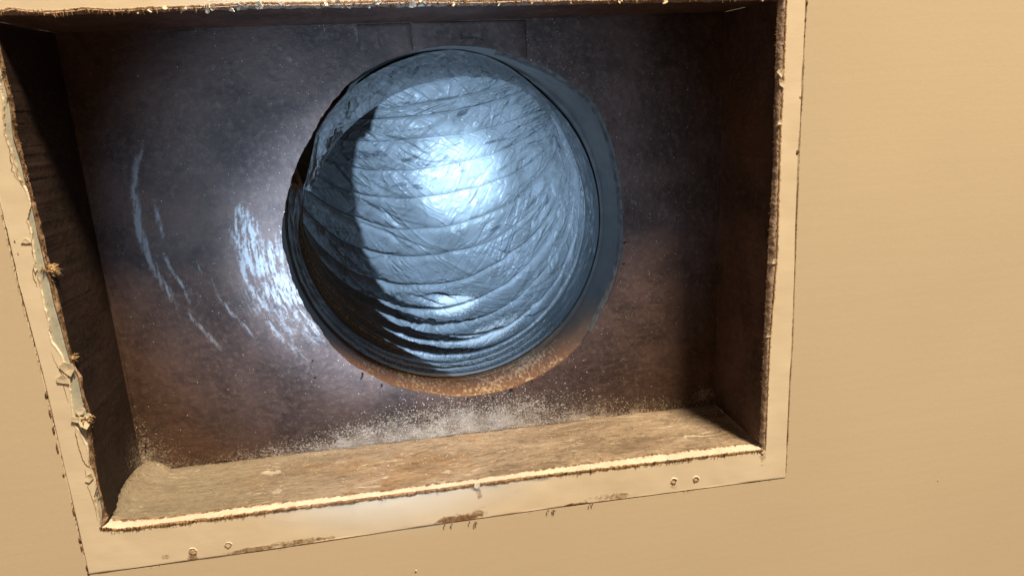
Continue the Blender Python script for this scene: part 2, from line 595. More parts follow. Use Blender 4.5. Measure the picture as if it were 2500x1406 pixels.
# grime mask
L = len(outer)
tt = np.zeros((L, Fall.shape[1]))
tt[:, 2:2 + NC] = ts
tt[:, 2 + NC:] = 1
wid = np.linalg.norm(paint_in - outer, axis=1)
d_in = (1 - tt) * wid[:, None]
d_out = tt * wid[:, None]
low = fbm(np.stack([arc * 35, arc * 0, arc * 0 + 2], 1), 3, seed=5)[:, None]
low2 = fbm(np.stack([arc * 160, arc * 0, arc * 0 + 2], 1), 3, seed=6)[:, None]
hairs = .5 + 1.1 * low2
g = np.zeros_like(tt)
sb, sr, stp, sl = [(sideid == k)[:, None] for k in range(4)]
g = np.where(sb, np.clip(1.15 - d_in / (.0012 + .0022 * np.clip(hairs, 0.1, 2)), 0, 1), g)
g = np.where(sr, np.clip(.62 - d_in / .0045, 0, 1) + .5 * np.clip(1 - d_in / .0011, 0, 1), g)
g = np.where(stp, np.clip(.9 - d_in / .003, 0, 1), g)
g = np.where(sl, np.clip(.45 - d_in / .003, 0, 1) * (low > 0), g)
oe = np.clip(1 - d_out / .0009, 0, 1) * np.clip(.55 + 1.6 * low, 0, 1)
g = np.maximum(g, oe)
# brown stains on the lower member, plus painted shadows below two lip lumps
xf, zf = Fall[..., 0], Fall[..., 2]
stain_shade_n = fbm(np.stack([xf * 110, zf * 260, xf * 0], -1), 4, .6, seed=78)
for (u, v, rx, rz, a) in ((1490, 1213, .022, .0042, .46), (1410, 1230, .016, .0018, .62), (1120, 1265, .018, .0030, .72), (1150, 1254, .012, .0034, .5), (730, 1325, .030, .0035, .5), (620, 1340, .022, .002, .55), (470, 1358, .004, .006, .5), (1645, 1185, .003, .004, .35), (405, 1358, .003, .004, .4), (1862, 1120, .003, .006, .45), (1170, 1205, .0025, .005, .5)):
    c = at(u, v, Y_FACE)
    ang = math.radians(-.0)
    q = ((xf - c[0]) / rx) ** 2 + ((zf - c[2]) / rz) ** 2 + 1.3 * stain_shade_n
    g = np.maximum(g, a * np.clip(1.15 - q, 0, 1))
fr_o = under(grid_obj('frame', Fall, M_FRAME, None, {'grime_shade': g}, True))

# ------------------------------------------------------------------ bare undercoat under the peeled left edge
U = loft(PAINT_L + np.array([-.012, 0, 0]), SIDES['lft'][0], 26)
U[..., 1] = Y_FACE + .0009
U[:, -1, 1] += .0012
under(grid_obj('bare_undercoat', U, M_UNDER))['label'] = 'blue-grey undercoat laid bare by peeling paint'

# ------------------------------------------------------------------ lips
lip_y0 = Y_FACE + .0002


def make_lip(key, grime_fn, jagA, bead, nw=16):
    O, I = SIDES[key]
    n = len(O)
    a = np.r_[0, np.cumsum(np.linalg.norm(np.diff(O, axis=0), axis=1))]
    O = O.copy(); I = I.copy()
    j1 = fbm(np.stack([a * 170, a * 0, a * 0 + 31 + len(key)], 1), 4, .6, seed=7 + n)
    edge = np.clip(np.minimum(np.arange(n), n - 1 - np.arange(n)) / 12, 0, 1)
    d = (I - O); d[:, 1] = 0; d /= np.linalg.norm(d, axis=1)[:, None] + 1e-9
    I = I + d * (j1 * jagA * edge)[:, None]
    S = loft(O, I, nw)
    s = np.linspace(0, 1, nw)
    S[..., 1] = lip_y0 + (Y_IN[key] - lip_y0) * (s ** 1.15)[None, :]
    S[:, 0, 1] = lip_y0 + .002
    S[:, 0] -= d * .0008
    nzz = fbm(S * np.array([160, 160, 160]), 4, .55, seed=8 + n)
    S[..., 1] -= bead * np.sin(np.pi * np.clip(s * 1.1, 0, 1))[None, :] * (1 + .6 * nzz)
    S += d[:, None] * (nzz * .0008 * np.sin(np.pi * s)[None, :])[..., None]
    gr = grime_fn(np.linspace(0, 1, n)[:, None], s[None, :] + 0 * a[:, None], nzz, a)
    return S, gr, I


LIPI = {}
for key, fn, jA, bead in (
        ('bot', lambda t, s, z, a: .08 + .75 * np.clip(1 - s / .16, 0, 1) + .75 * np.clip((s - .66) / .34, 0, 1) + .30 * z, .0012, .0011),
        ('rgt', lambda t, s, z, a: .22 + .30 * z + .35 * np.clip((s - .8) / .2, 0, 1) + .1 * np.clip(1 - s / .2, 0, 1), .0007, .0010),
        ('top', lambda t, s, z, a: .40 + .35 * z - .5 * np.clip(1 - s / .35, 0, 1), .0012, .0014),
        ('lft', lambda t, s, z, a: .66 + .35 * z, .0012, .0008)):
    S, gr, I = make_lip(key, fn, jA, bead)
    LIPI[key] = I
    under(grid_obj('lip', S, M_LIP if key == 'bot' else M_LIP_EDGE, None, {'grime_shade': gr}))

# ------------------------------------------------------------------ side panels, from the lip to the back
cBL, cBR, cTR, cTL = np.array([-HX, DEP, -HZ]), np.array([HX, DEP, -HZ]), np.array([HX, DEP, HZ]), np.array([-HX, DEP, HZ])
BACK = {'bot': (cBL, cBR), 'rgt': (cBR, cTR), 'top': (cTR, cTL), 'lft': (cTL, cBL)}
NV = {'bot': (0, 0, 1), 'rgt': (-1, 0, 0), 'top': (0, 0, -1), 'lft': (1, 0, 0)}


def side(key, mat, nm='side_panel', ns=110):
    I = LIPI[key].copy()
    I[:, 1] = Y_IN[key] - .0004
    n = len(I)
    a, b = BACK[key]
    B = resample(np.array([a, b]), t=np.r_[0, np.cumsum(np.linalg.norm(np.diff(I, axis=0), axis=1))] / np.linalg.norm(np.diff(I, axis=0), axis=1).sum())
    S = loft(I, B, ns)
    nv = np.array(NV[key], float)
    big_ = fbm(S * 25, 3, seed=20 + n)
    fine = fbm(S * np.array([260, 260, 260]), 4, .6, seed=21 + n)
    fade = np.sin(np.pi * np.linspace(0, 1, ns)) ** .5
    S = S + nv * ((big_ * .0012 + fine * .00045) * fade[None, :])[..., None]
    return S


S = side('bot', M_LEDGE)
S[..., 2] += .0008 * np.clip(fbm(S * np.array([90, 260, 260]), 4, .65, seed=77), -.2, 1) * np.sin(np.pi * np.linspace(0, 1, S.shape[1]))[None, :] ** .4
tl = np.linspace(0, 1, len(S))[:, None]
sl_ = np.linspace(0, 1, S.shape[1])[None, :]
gled = .12 + .0 * tl + .45 * np.clip((sl_ - .93) / .07, 0, 1) + .25 * bump1(sl_, .15, .12) * bump1(tl, .72, .15)
gled = gled + .18 * np.clip(1 - sl_ / .05, 0, 1)
under(grid_obj('side_panel', S, M_LEDGE, None, {'grime_shade': gled}))['label'] = 'dusty tan bottom panel catching the warm light'
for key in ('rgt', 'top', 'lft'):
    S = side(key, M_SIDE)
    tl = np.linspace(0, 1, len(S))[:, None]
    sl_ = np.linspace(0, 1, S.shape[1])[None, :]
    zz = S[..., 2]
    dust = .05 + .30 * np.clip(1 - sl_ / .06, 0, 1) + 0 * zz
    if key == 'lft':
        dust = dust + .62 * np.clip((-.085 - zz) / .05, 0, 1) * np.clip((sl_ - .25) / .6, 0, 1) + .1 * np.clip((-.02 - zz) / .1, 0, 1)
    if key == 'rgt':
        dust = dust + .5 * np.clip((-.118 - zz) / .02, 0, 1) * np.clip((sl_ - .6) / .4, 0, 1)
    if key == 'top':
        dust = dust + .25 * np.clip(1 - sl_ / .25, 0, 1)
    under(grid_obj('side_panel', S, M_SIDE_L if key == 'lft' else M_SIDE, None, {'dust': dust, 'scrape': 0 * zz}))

# ------------------------------------------------------------------ back panel with the round hole
hole_px = [(690, 560), (692, 600), (703, 645), (722, 700), (748, 760), (778, 800), (800, 832), (830, 866), (870, 897), (905, 915), (935, 930), (975, 945), (1010, 954), (1060, 963), (1100, 967), (1145, 968), (1190, 963), (1250, 948), (1300, 928), (1345, 902), (1385, 873), (1420, 838), (1450, 800), (1478, 745), (1500, 690), (1514, 640), (1521, 595), (1523, 545), (1519, 480), (1508, 410), (1490, 335), (1470, 285), (1445, 245), (1400, 208), (1345, 172), (1290, 149), (1240, 130), (1180, 117), (1120, 112), (1070, 114), (1010, 126), (950, 146), (900, 172), (850, 208), (805, 258), (770, 315), (748, 352), (728, 395), (712, 440), (700, 490), (693, 525), (690, 560)]
HOLE = pl(hole_px, DEP)
HC = np.array([.020, DEP, .007])
Hd = HOLE - HC
hang = np.unwrap(np.arctan2(Hd[:, 2], Hd[:, 0]))
hrad = np.hypot(Hd[:, 0], Hd[:, 2])
if hang[-1] < hang[0]:
    hang, hrad = hang[::-1], hrad[::-1]
base_ang = np.linspace(0, 2 * np.pi, 1300, endpoint=False)
corner_ang = [math.atan2(c[2] - HC[2], c[0] - HC[0]) % (2 * np.pi) for c in (cBL, cBR, cTR, cTL)]
for ca in corner_ang:
    base_ang[np.argmin(np.abs(base_ang - ca))] = ca
A = base_ang
hr = np.interp((A - hang[0]) % (2 * np.pi) + hang[0], hang, hrad)
ragged = fbm(np.stack([np.cos(A) * 9, np.sin(A) * 9, A * 0], 1), 4, .62, seed=30)
leftness = np.clip(-np.cos(A) + .2, 0, 1)
hr = hr + ragged * (.0008 + .0012 * leftness)
ca, sa = np.cos(A), np.sin(A)
with np.errstate(divide='ignore'):
    sx = np.where(ca > 0, (HX - HC[0]) / np.maximum(ca, 1e-9), (-HX - HC[0]) / np.minimum(ca, -1e-9))
    sz = np.where(sa > 0, (HZ - HC[2]) / np.maximum(sa, 1e-9), (-HZ - HC[2]) / np.minimum(sa, -1e-9))
rr_ = np.minimum(sx, sz)
NS = 200
tr = np.linspace(0, 1, NS) ** 1.15
RR = hr[:, None] * (1 - tr) + rr_[:, None] * tr
PX = HC[0] + RR * ca[:, None]
PZ = HC[2] + RR * sa[:, None]
P3 = np.stack([PX, 0 * PX, PZ], -1)
relief = fbm(P3 * 30, 3, seed=31) * .0010 + fbm(P3 * 240, 4, .6, seed=32) * .00045
crust = np.clip(fbm(P3 * 60, 3, seed=33) - .05, 0, 1) * np.clip(fbm(P3 * 420, 3, .6, seed=34), 0, 1) * .0030
crust_area = bump1(PX, at(770, 250, DEP)[0], .030) * bump1(PZ, at(770, 250, DEP)[2], .030) + .25
PY = DEP + relief - crust * crust_area
edge_dist = (RR - hr[:, None])
PY = PY + .0010 * np.exp(-edge_dist / .004) * leftness[:, None]
PY = np.where(tr[None, :] > .985, DEP + .0, PY)


def poly_mask(pts, w, seed, wob=.0004):
    P = pl(pts, DEP)
    P = resample(P, 90)
    dmin = np.full(PX.shape, 9.0)
    tb = np.zeros(PX.shape)
    bb = (PX > P[:, 0].min() - .02) & (PX < P[:, 0].max() + .02) & (PZ > P[:, 2].min() - .02) & (PZ < P[:, 2].max() + .02)
    x, z = PX[bb], PZ[bb]
    x = x + wob * fbm(np.stack([x * 200, z * 200, x * 0 + seed], 1), 2)
    dm = np.full(x.shape, 9.0)
    tm = np.zeros(x.shape)
    for k in range(len(P)):
        dd = np.hypot(x - P[k, 0], z - P[k, 2])
        m = dd < dm
        dm[m] = dd[m]
        tm[m] = k / (len(P) - 1)
    dmin[bb] = dm
    tb[bb] = tm
    return np.exp(-(dmin / w) ** 2) * np.sin(np.pi * np.clip(tb, .02, .98)) ** .5


# tangential streak noise about the hole
ph_ = np.arctan2(PZ - HC[2], PX - HC[0])
rad = np.hypot(PX - HC[0], PZ - HC[2])
streak = fbm(np.stack([np.cos(ph_) * 7, np.sin(ph_) * 7, rad * 420], -1), 4, .6, seed=35)
streak2 = fbm(np.stack([np.cos(ph_) * 26, np.sin(ph_) * 26, rad * 900], -1), 3, .6, seed=36)
scr = np.zeros(PX.shape)
for pts, w, a in (
        ([(350, 345), (330, 420), (328, 480), (340, 560), (362, 625), (390, 680), (425, 735), (440, 770)], .0026, 1.2),
        ([(322, 430), (330, 520), (345, 590), (372, 650)], .0016, .9),
        ([(372, 480), (388, 540), (402, 590)], .0020, .75),
        ([(395, 610), (418, 660), (448, 700), (455, 720), (475, 760)], .0014, .9),
        ([(455, 740), (470, 780), (500, 810), (530, 845), (547, 862)], .0016, 1.0),
        ([(470, 620), (486, 655), (498, 680)], .0006, .7),
        ([(510, 665), (530, 715), (560, 760), (600, 800), (640, 845)], .0014, .75),
        ([(575, 615), (600, 680), (640, 740), (665, 790)], .0022, .9),
        ([(640, 760), (665, 800), (690, 830), (735, 875)], .0022, .9),
        ([(690, 800), (715, 835), (740, 870), (760, 890)], .0012, .6),
        ([(1550, 500), (1562, 560), (1566, 590)], .0006, .5),
        ([(660, 100), (700, 140), (735, 170)], .0025, .5),
        ([(745, 765), (770, 800), (795, 832)], .0018, .8),
        ([(860, 60), (875, 90), (868, 110)], .0014, .6),
        ([(1525, 480), (1560, 500), (1600, 520)], .0030, .35),
        ([(1590, 520), (1620, 525), (1615, 490)], .0050, .38)):
    scr = np.maximum(scr, a * poly_mask(pts, w, len(pts)) * np.clip(.78 + 1.1 * streak + .8 * streak2, 0, 1.2))
for (u, v, ru, rv, a) in ((600, 575, .010, .017, 1.0), (640, 635, .016, .015, .95), (690, 705, .017, .013, 1.05), (665, 660, .020, .020, .55), (690, 600, .006, .012, .75), (700, 560, .006, .016, .35), (770, 800, .014, .014, .55), (650, 720, .018, .018, .6), (735, 735, .012, .016, .85), (700, 770, .016, .018, .6), (620, 690, .010, .022, .5), (590, 540, .006, .012, .9)):
    c = at(u, v, DEP)
    # local frame along the sweep about the hole
    a0 = math.atan2(c[2] - HC[2], c[0] - HC[0])
    r0 = math.hypot(c[0] - HC[0], c[2] - HC[2])
    dt = ((ph_ - a0 + np.pi) % (2 * np.pi) - np.pi) * r0
    drr = rad - r0
    q = (drr / ru) ** 2 + (dt / rv) ** 2
    scr = np.maximum(scr, a * np.clip(1.15 - q, 0, 1) ** .7 * np.clip(.62 + 1.2 * streak + .9 * streak2, 0, 1.1))
# dust that has settled low on the panel, thickest below the hole
zb = PZ + HZ
dpat = 1.0 + .55 * fbm(np.stack([PX * 45, PZ * 70, PX * 0], -1), 4, .6, seed=37)
dens = np.clip(1 - zb / (.014 + .026 * bump1(PX, .02, .11)), 0, 1) * (.35 + .65 * bump1(PX, .005, .13)) * np.clip(dpat, .1, 1.3)
dens = np.maximum(dens, .62 * np.clip(1 - zb / .055, 0, 1) * np.clip(1 - (PX + HX) / .045, 0, 1) * 1.3)
dens = np.maximum(dens, .40 * np.clip(1 - zb / .045, 0, 1) * bump1(PX, .07, .06))
cbr = at(1720, 965, DEP)
dens = np.maximum(dens, .8 * np.clip(1 - np.hypot(PX - cbr[0], (PZ - cbr[2]) * 1.2) / .016, 0, 1))
cul = at(760, 285, DEP)
dens = np.maximum(dens, .28 * np.clip(1.2 - np.hypot(PX - cul[0], PZ - cul[2]) / .022, 0, 1))
dens = dens + .10 * np.clip(1 - zb / .12, 0, 1) + .05
BP = np.stack([PX, PY, PZ], -1)
rim = BP[:, :1].copy()
rim[..., 1] = DEP + .0022
rim[..., 0] += (ca * .0003)[:, None]
rim[..., 2] += (sa * .0003)[:, None]
BPf = np.concatenate([rim, BP], 1)
pad = lambda q: np.concatenate([q[:, :1], q], 1)
under(grid_obj('back_panel', BPf, M_PLATE, None, {'dust': pad(dens), 'scrape': pad(scr)}, True))

# raised patch panel over the top of the hole
cp = pl([(1006, 56), (1281, 51), (1286, 146), (1240, 129), (1180, 116), (1120, 111), (1070, 113), (1014, 125)], DEP)


def slab(name, P, y0, y1, mat, nsub=40):
    """a thin plate between depths y0 (front) and y1 with a softened rim, filled from its outline"""
    P = np.asarray(P)
    P = resample(np.vstack([P, P[:1]]), nsub * 4 + 1)[:-1]
    c = P.mean(0)
    n = len(P)
    rings = []
    for s, y in ((1.0, y1), (1.0, y0 + .0002), (.993, y0), (.8, y0), (.5, y0), (.2, y0)):
        q = c + (P - c) * s
        q[:, 1] = y
        rings.append(q)
    S = np.stack(rings, 1)
    S[:, 2:, 1] += fbm(S[:, 2:] * 130, 3, seed=40) * .0003
    return S


S = slab('cover_panel', cp, DEP - .0011, DEP + .001, M_PLATE)
under(grid_obj('cover_panel', S, M_PLATE, None, {'dust': np.full(S.shape[:2], .02), 'scrape': np.zeros(S.shape[:2])}, True))['label'] = 'flat patch panel above the round hole'
cp2 = pl([(870, 62), (1001, 57), (1008, 124), (960, 141), (905, 168), (880, 140)], DEP)
S = slab('cover_panel', cp2, DEP - .0007, DEP + .001, M_PLATE)
under(grid_obj('cover_panel', S, M_PLATE, None, {'dust': np.full(S.shape[:2], .05), 'scrape': np.zeros(S.shape[:2])}, True))['label'] = 'smaller patch panel left of the flat one'

# corner flap: rounded end of the ledge sheet turned up against the left side
top_c = np.array([at(274, 1248, .010), at(288, 1208, .022), at(308, 1172, .036), at(333, 1143, .050), at(360, 1125, .060), at(388, 1126, .0630), at(414, 1140, .0640)])
bot_c = np.array([at(290, 1255, .0095), at(330, 1240, .016), at(360, 1225, .024), at(392, 1205, .033), at(420, 1185, .043), at(440, 1160, .054), at(450, 1141, .0635)])
_ib = LIPI['bot'][np.argsort(LIPI['bot'][:, 0])]
_zi = np.interp(bot_c[:, 0], _ib[:, 0], _ib[:, 2])
bot_c[:, 2] = _zi + (-HZ - _zi) * np.clip((bot_c[:, 1] - Y_LIP) / (DEP - Y_LIP), 0, 1) - .0004
cf = loft(resample(top_c, 70), resample(bot_c, 70), 36)
cf[..., 2] -= .0030 * np.sin(np.pi * np.linspace(0, 1, 36) ** .7)[None, :]
cf[..., 2] += fbm(cf * 180, 4, seed=41) * .0008
under(grid_obj('corner_flap', cf, M_LEDGE, None, {'grime_shade': np.full(cf.shape[:2], .05) + .35 * np.clip(1 - np.linspace(0, 1, 36) / .06, 0, 1)[None, :]}))

# ------------------------------------------------------------------ flexible duct: collar, folded neck, ribbed film
CX, CZ = .016, .003
RX, RZ = .1145, .1180
Y_COL = .128
duct = thing('flexible_duct', 'grey flexible duct of wrinkled ribbed plastic film behind the round hole of the vent box', 'flexible duct', (CX, .069, CZ - RZ))
DB = Vector((CX, .069, CZ - RZ))
ang = np.linspace(0, 2 * np.pi, 720, endpoint=False)
ys = np.r_[np.linspace(.0690, .112, 40), np.linspace(.1125, Y_COL, 40)]
gro = -.0010 * bump1(ys, .1145, .0006) - .0009 * bump1(ys, .1185, .0005) + .0009 * bump1(ys, .1165, .0011) - .0012 * bump1(ys, .1235, .0007)
hole_at = lambda q: np.interp((q - hang[0]) % (2 * np.pi) + hang[0], hang, hrad)
overh = .0006 + .0052 * np.clip(-np.sin(ang) - .1, 0, 1) + .0040 * np.clip(-np.cos(ang) - .1, 0, 1)
# the mouth fits the cut hole, the inner end is the round duct
ker = np.ones(41) / 41
hsm = np.convolve(np.r_[hole_at(ang)[-20:], hole_at(ang), hole_at(ang)[:20]], ker, 'valid')
mx = HC[0] + (hsm + overh) * np.cos(ang)
mz = HC[2] + (hsm + overh) * np.sin(ang)
ex = CX + RX * np.cos(ang)
ez = CZ + RZ * np.sin(ang)
ty = np.clip((ys - ys[0]) / (Y_COL - ys[0]), 0, 1)[None, :]
Cs = np.stack([mx[:, None] * (1 - ty) + ex[:, None] * ty + gro[None, :] * np.cos(ang)[:, None], np.broadcast_to(ys, (720, len(ys))), mz[:, None] * (1 - ty) + ez[:, None] * ty + gro[None, :] * np.sin(ang)[:, None]], -1)
wv = fbm(Cs * np.array([30, 60, 30]), 3, seed=50)
Cs[..., 0] += wv * .0006 * np.cos(ang)[:, None]
Cs[..., 2] += wv * .0006 * np.sin(ang)[:, None]
bottomness = np.clip((-np.sin(ang) - .40) / .45, 0, 1)[:, None]
dcol = bottomness * (1.0 - .5 * np.clip((ys - .105) / .02, 0, 1))[None, :] * (.75 + .5 * fbm(Cs * 40, 3, seed=51))
under(grid_obj('collar', Cs, M_COLLAR, None, {'dust': dcol}, True), duct, DB)
# sealing bead between hole edge and collar on the right
ab = np.linspace(math.radians(-42), math.radians(75), 260)
rb = hole_at(ab)
bd = []
for k in range(9):
    q = k / 8
    r_ = rb + .0010 - .0034 * q
    hump = .0011 * math.sin(math.pi * q)
    bd.append(np.stack([HC[0] + r_ * np.cos(ab), np.full(len(ab), .0684 + .0035 * q - hump), HC[2] + r_ * np.sin(ab)], 1))
bd = np.stack(bd, 1)
bd += fbm(bd * 220, 3, seed=52)[..., None] * .0006
under(grid_obj('sealing_bead', bd, M_MASTIC), duct, DB)

# kink ring: lower arc on a slightly smaller ellipse, upper edge along the sharp fold
YK = .150
E0, E1 = at(745, 460, YK), at(1336, 268, YK)
NPH = 760
phi = np.linspace(0, 1, NPH)
aE0 = math.atan2((E0[2] - CZ) / RZ, (E0[0] - CX) / RX)
aE1 = math.atan2((E1[2] - CZ) / RZ, (E1[0] - CX) / RX)
if aE0 > 0:
    a_from = aE0
arcA = aE0 + ((aE1 + 2 * np.pi - aE0) % (2 * np.pi)) * phi
if (math.sin(arcA[NPH // 2]) > 0):
    raise RuntimeError('arc')
RK = .965
low0 = np.stack([CX + RX * RK * np.cos(arcA), np.full(NPH, YK), CZ + RZ * RK * np.sin(arcA)], 1)
wE0 = np.exp(-(phi / .05) ** 2)[:, None]
wE1 = np.exp(-((1 - phi) / .05) ** 2)[:, None]
low0 = low0 + wE0 * (E0 - low0[0]) + wE1 * (E1 - low0[-1])
fold_px = [(745, 460), (768, 425), (790, 397), (818, 352), (840, 325), (872, 294), (905, 270), (950, 238), (1000, 215), (1040, 203), (1070, 195), (1100, 190), (1130, 186), (1165, 190), (1200, 190), (1240, 200), (1270, 208), (1300, 226), (1318, 246), (1336, 268)]
fold_y = YK + .018 * np.sin(np.pi * np.linspace(0, 1, len(fold_px))) ** .8
FOLD = np.array([at(u, v, y) for (u, v), y in zip(fold_px, fold_y)])

Mid = (E0 + E1) / 2
bax = (E1 - E0) / np.linalg.norm(E1 - E0)
yv = np.array([0, 1.0, 0])
dwn = np.cross(bax, yv)
dwn /= np.linalg.norm(dwn)
if dwn[2] > 0:
    dwn = -dwn
rel = low0 - Mid
xb = rel @ bax
wl = rel @ dwn
L0 = wl.max()
L1 = .198

# rib angles: from the photograph's rib heights at mid width
mid_v = [880, 858, 826, 785, 738, 685, 620, 555, 484, 408, 341, 288, 262, 214]


def lift(th, p):
    # beyond the bend the hoops hang level instead of following the slant of the fold
    k = sstep(.55, 1.25, th)
    return k * (.098 * (1 - p) - .048 * np.sin(np.pi * p))


def lune_point(th, ip, up=0.0):
    Lr = (L0 + (L1 - L0) * np.sin(th) ** 2) / L0
    up = up + lift(th, phi[ip])
    return Mid + xb[ip] * bax + (wl[ip] * Lr) * (np.cos(th) * dwn + np.sin(th) * yv) - dwn * up


def proj_v(P):
    q = (P - CAM) @ RC
    return 703 - F_PX * q[..., 1] / -q[..., 2]


path = []   # (theta, up)
for k in range(901):
    path.append((k / 900 * math.pi / 2, 0.0))
for k in range(1, 301):
    path.append((math.pi / 2, k / 300 * .16))
path = np.array(path)
ipm = int(np.argmax(wl))
pv = np.array([proj_v(lune_point(a, ipm, b)) for a, b in path])
ribs = []
for v in mid_v:
    if v >= pv[0]:
        continue
    ribs.append(int(np.argmin(np.abs(pv - v))))
step = .0285
s_path = np.arange(len(path))
rib_idx = [0] + ribs
while rib_idx[-1] + 60 < len(path) - 1:
    rib_idx.append(rib_idx[-1] + 55)
# dense sampling along the path with a continuous rib coordinate
PER = 46
q_list, th_list, up_list = [], [], []
for k in range(len(rib_idx) - 1):
    a, b = rib_idx[k], rib_idx[k + 1]
    for m in range(PER):
        x = a + (b - a) * m / PER
        q_list.append(k + m / PER)
        th_list.append(np.interp(x, s_path, path[:, 0]))
        up_list.append(np.interp(x, s_path, path[:, 1]))
q = np.array(q_list)
th = np.array(th_list)
up = np.array(up_list)
Q, PH = np.meshgrid(q, phi, indexing='ij')
Lr = ((L0 + (L1 - L0) * np.sin(th) ** 2) / L0)[:, None]
rad_dir = np.cos(th)[:, None, None] * dwn + np.sin(th)[:, None, None] * yv
base = Mid + xb[None, :, None] * bax + (wl[None, :] * Lr)[..., None] * rad_dir - (up[:, None] + lift(th[:, None], phi[None, :]))[..., None] * dwn
cenline = Mid + 0.35 * L1 * rad_dir[:, :1] - up[:, None, None] * dwn
nin = cenline - base
nin = nin / (np.linalg.norm(nin, axis=-1, keepdims=True) + 1e-9)      # towards the inside of the duct
arcl = np.r_[0, np.cumsum(np.linalg.norm(np.diff(low0, axis=0), axis=1))]
X_ = arcl[None, :] + 0 * Q          # metres round the ring
Y_ = Q * .026                       # nominal metres along the duct
tap = np.clip(np.minimum(PH, 1 - PH) / .10, 0, 1)
tap = tap * tap * (3 - 2 * tap)
wander = .17 * fbm(np.stack([X_ * 13, Q * .8, 0 * Q], -1), 3, seed=59) * tap
QW = Q + wander
fr = QW % 1.0
ribw = fbm(np.stack([X_ * 18, Q.round() * 3.3, 0 * Q], -1), 2, seed=60)
# tucks: creases pulled from one hoop towards the next, falling to the right on the left side, gathered upwards on the right
tuck = np.zeros_like(Q)
rt_ = random.Random(5)
for k_ in range(1, 14):
    for m_ in range(10 if k_ < 9 else 7):
        xc = rt_.uniform(.03, .97) * arcl[-1]
        ln = rt_.uniform(.022, .075) * (1.25 if xc < .4 * arcl[-1] else .8)
        sg = -1 if xc < .52 * arcl[-1] else 1
        if rt_.random() < .18:
            sg = -sg
        qa = k_ + rt_.uniform(-.05, .35)
        qb = qa + rt_.uniform(.45, 1.05)
        if sg < 0:
            qa, qb = qb, qa
        ca_, cb_ = np.searchsorted(arcl, [xc - ln / 2, xc + ln / 2])
        r0_, r1_ = int((min(qa, qb) - .5) * PER), int((max(qa, qb) + .5) * PER)
        r0_, r1_ = max(r0_, 0), min(r1_, Q.shape[0])
        if cb_ - ca_ < 4 or r1_ - r0_ < 4:
            continue
        tx = np.linspace(0, 1, cb_ - ca_)[None, :]
        bow = rt_.uniform(-.25, .25)
        qc = qa + (qb - qa) * tx + bow * np.sin(np.pi * tx)
        dq = (Q[r0_:r1_, ca_:cb_] - qc) * .027
        wdt = rt_.uniform(.0008, .0020)
        env = np.sin(np.pi * tx) ** .6
        amp_ = rt_.uniform(.0008, .0026) * (1.35 if k_ < 6 and sg < 0 else 1)
        prof = np.where(dq > 0, np.exp(-(dq / wdt) ** 2), np.exp(-(dq / (wdt * 3.2)) ** 2))
        tuck[r0_:r1_, ca_:cb_] += amp_ * prof * env
low_left = bump1(PH, .27, .17) * bump1(Q, 2.6, 2.6)
sc_amp = (.0010 + .0014 * np.clip(1 - Q / 6, 0, 1) + .0009 * fbm(np.stack([X_ * 14, np.floor(Q) * 5.1, 0 * Q], -1), 2, seed=61)) * (.35 + .65 * tap)
disp = -sc_amp * np.sin(np.pi * fr) ** .75
disp += (.0012 + .0060 * low_left) * np.exp(-((np.minimum(fr, 1 - fr)) / .10) ** 2) * tap
# tucks: film pulled towards each wire, running slightly aslant
u1 = X_ * .9 + Y_ * .55
u2 = -X_ * .55 + Y_ * .9
patch1 = np.clip(.5 + 1.3 * fbm(np.stack([X_ * 16, Y_ * 22, 0 * Q + 5], -1), 3, seed=62), 0, 1)
wr = ridged(np.stack([u1 * 26, u2 * 120, 0 * Q], -1) + .35 * fbm(np.stack([X_ * 60, Y_ * 60, 0 * Q], -1), 2, seed=63)[..., None], 3, seed=64)
disp += .0036 * np.clip(wr - .72, 0, 1) * patch1 * tap * 2.2
wr2 = ridged(np.stack([(X_ * .8 - Y_ * .6) * 60, (X_ * .6 + Y_ * .8) * 190, 0 * Q], -1), 2, seed=65)
patch2 = np.clip(.35 + 1.5 * fbm(np.stack([X_ * 19, Y_ * 19, 0 * Q + 9], -1), 2, seed=66), 0, 1)
disp += .0022 * np.clip(wr2 - .74, 0, 1) * patch2 * tap * 2.0
crump = fbm(np.stack([X_ * 130, Y_ * 130, 0 * Q], -1), 4, .6, seed=67)
disp += crump * .00018 + tuck * tap
# sharp pleats gathered at the right-hand end of the fold
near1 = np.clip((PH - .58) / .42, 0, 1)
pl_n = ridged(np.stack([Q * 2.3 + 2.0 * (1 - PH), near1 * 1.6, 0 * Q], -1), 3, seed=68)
pl_n2 = ridged(np.stack([Q * 1.15 + 3.4 * (1 - PH), near1 * 1.1, 0 * Q + 7], -1), 2, seed=74)
disp += (.0095 * (pl_n - .6) + .0080 * np.clip(pl_n2 - .55, -.3, 1)) * near1 ** 1.2 * np.clip((1 - PH) / .05, 0, 1)
near0 = np.clip((.30 - PH) / .30, 0, 1)
pl_0 = ridged(np.stack([Q * 1.9 - 2.0 * PH, near0 * 1.6, 0 * Q + 4], -1), 3, seed=69)
disp += .0045 * (pl_0 - .6) * near0 ** 1.3 * np.clip(PH / .05, 0, 1)
disp *= np.clip(Q / .6, 0, 1)
LN = base + nin * disp[..., None]
stain_shade = np.clip(bump1(Q, 9.6, 2.3) * (bump1(PH, .52, .16) + .7 * bump1(PH, .38, .14)), 0, 1) * .36 + .05
stain_shade = np.maximum(stain_shade, .34 * np.exp(-((fr - .86) / .12) ** 2) * np.clip((Q - 6.5) / 2, 0, 1) * sstep(.35, .6, PH))
def proj_px(P):
    q_ = (P - CAM) @ RC
    return 1250 + F_PX * q_[..., 0] / -q_[..., 2], 703 - F_PX * q_[..., 1] / -q_[..., 2]


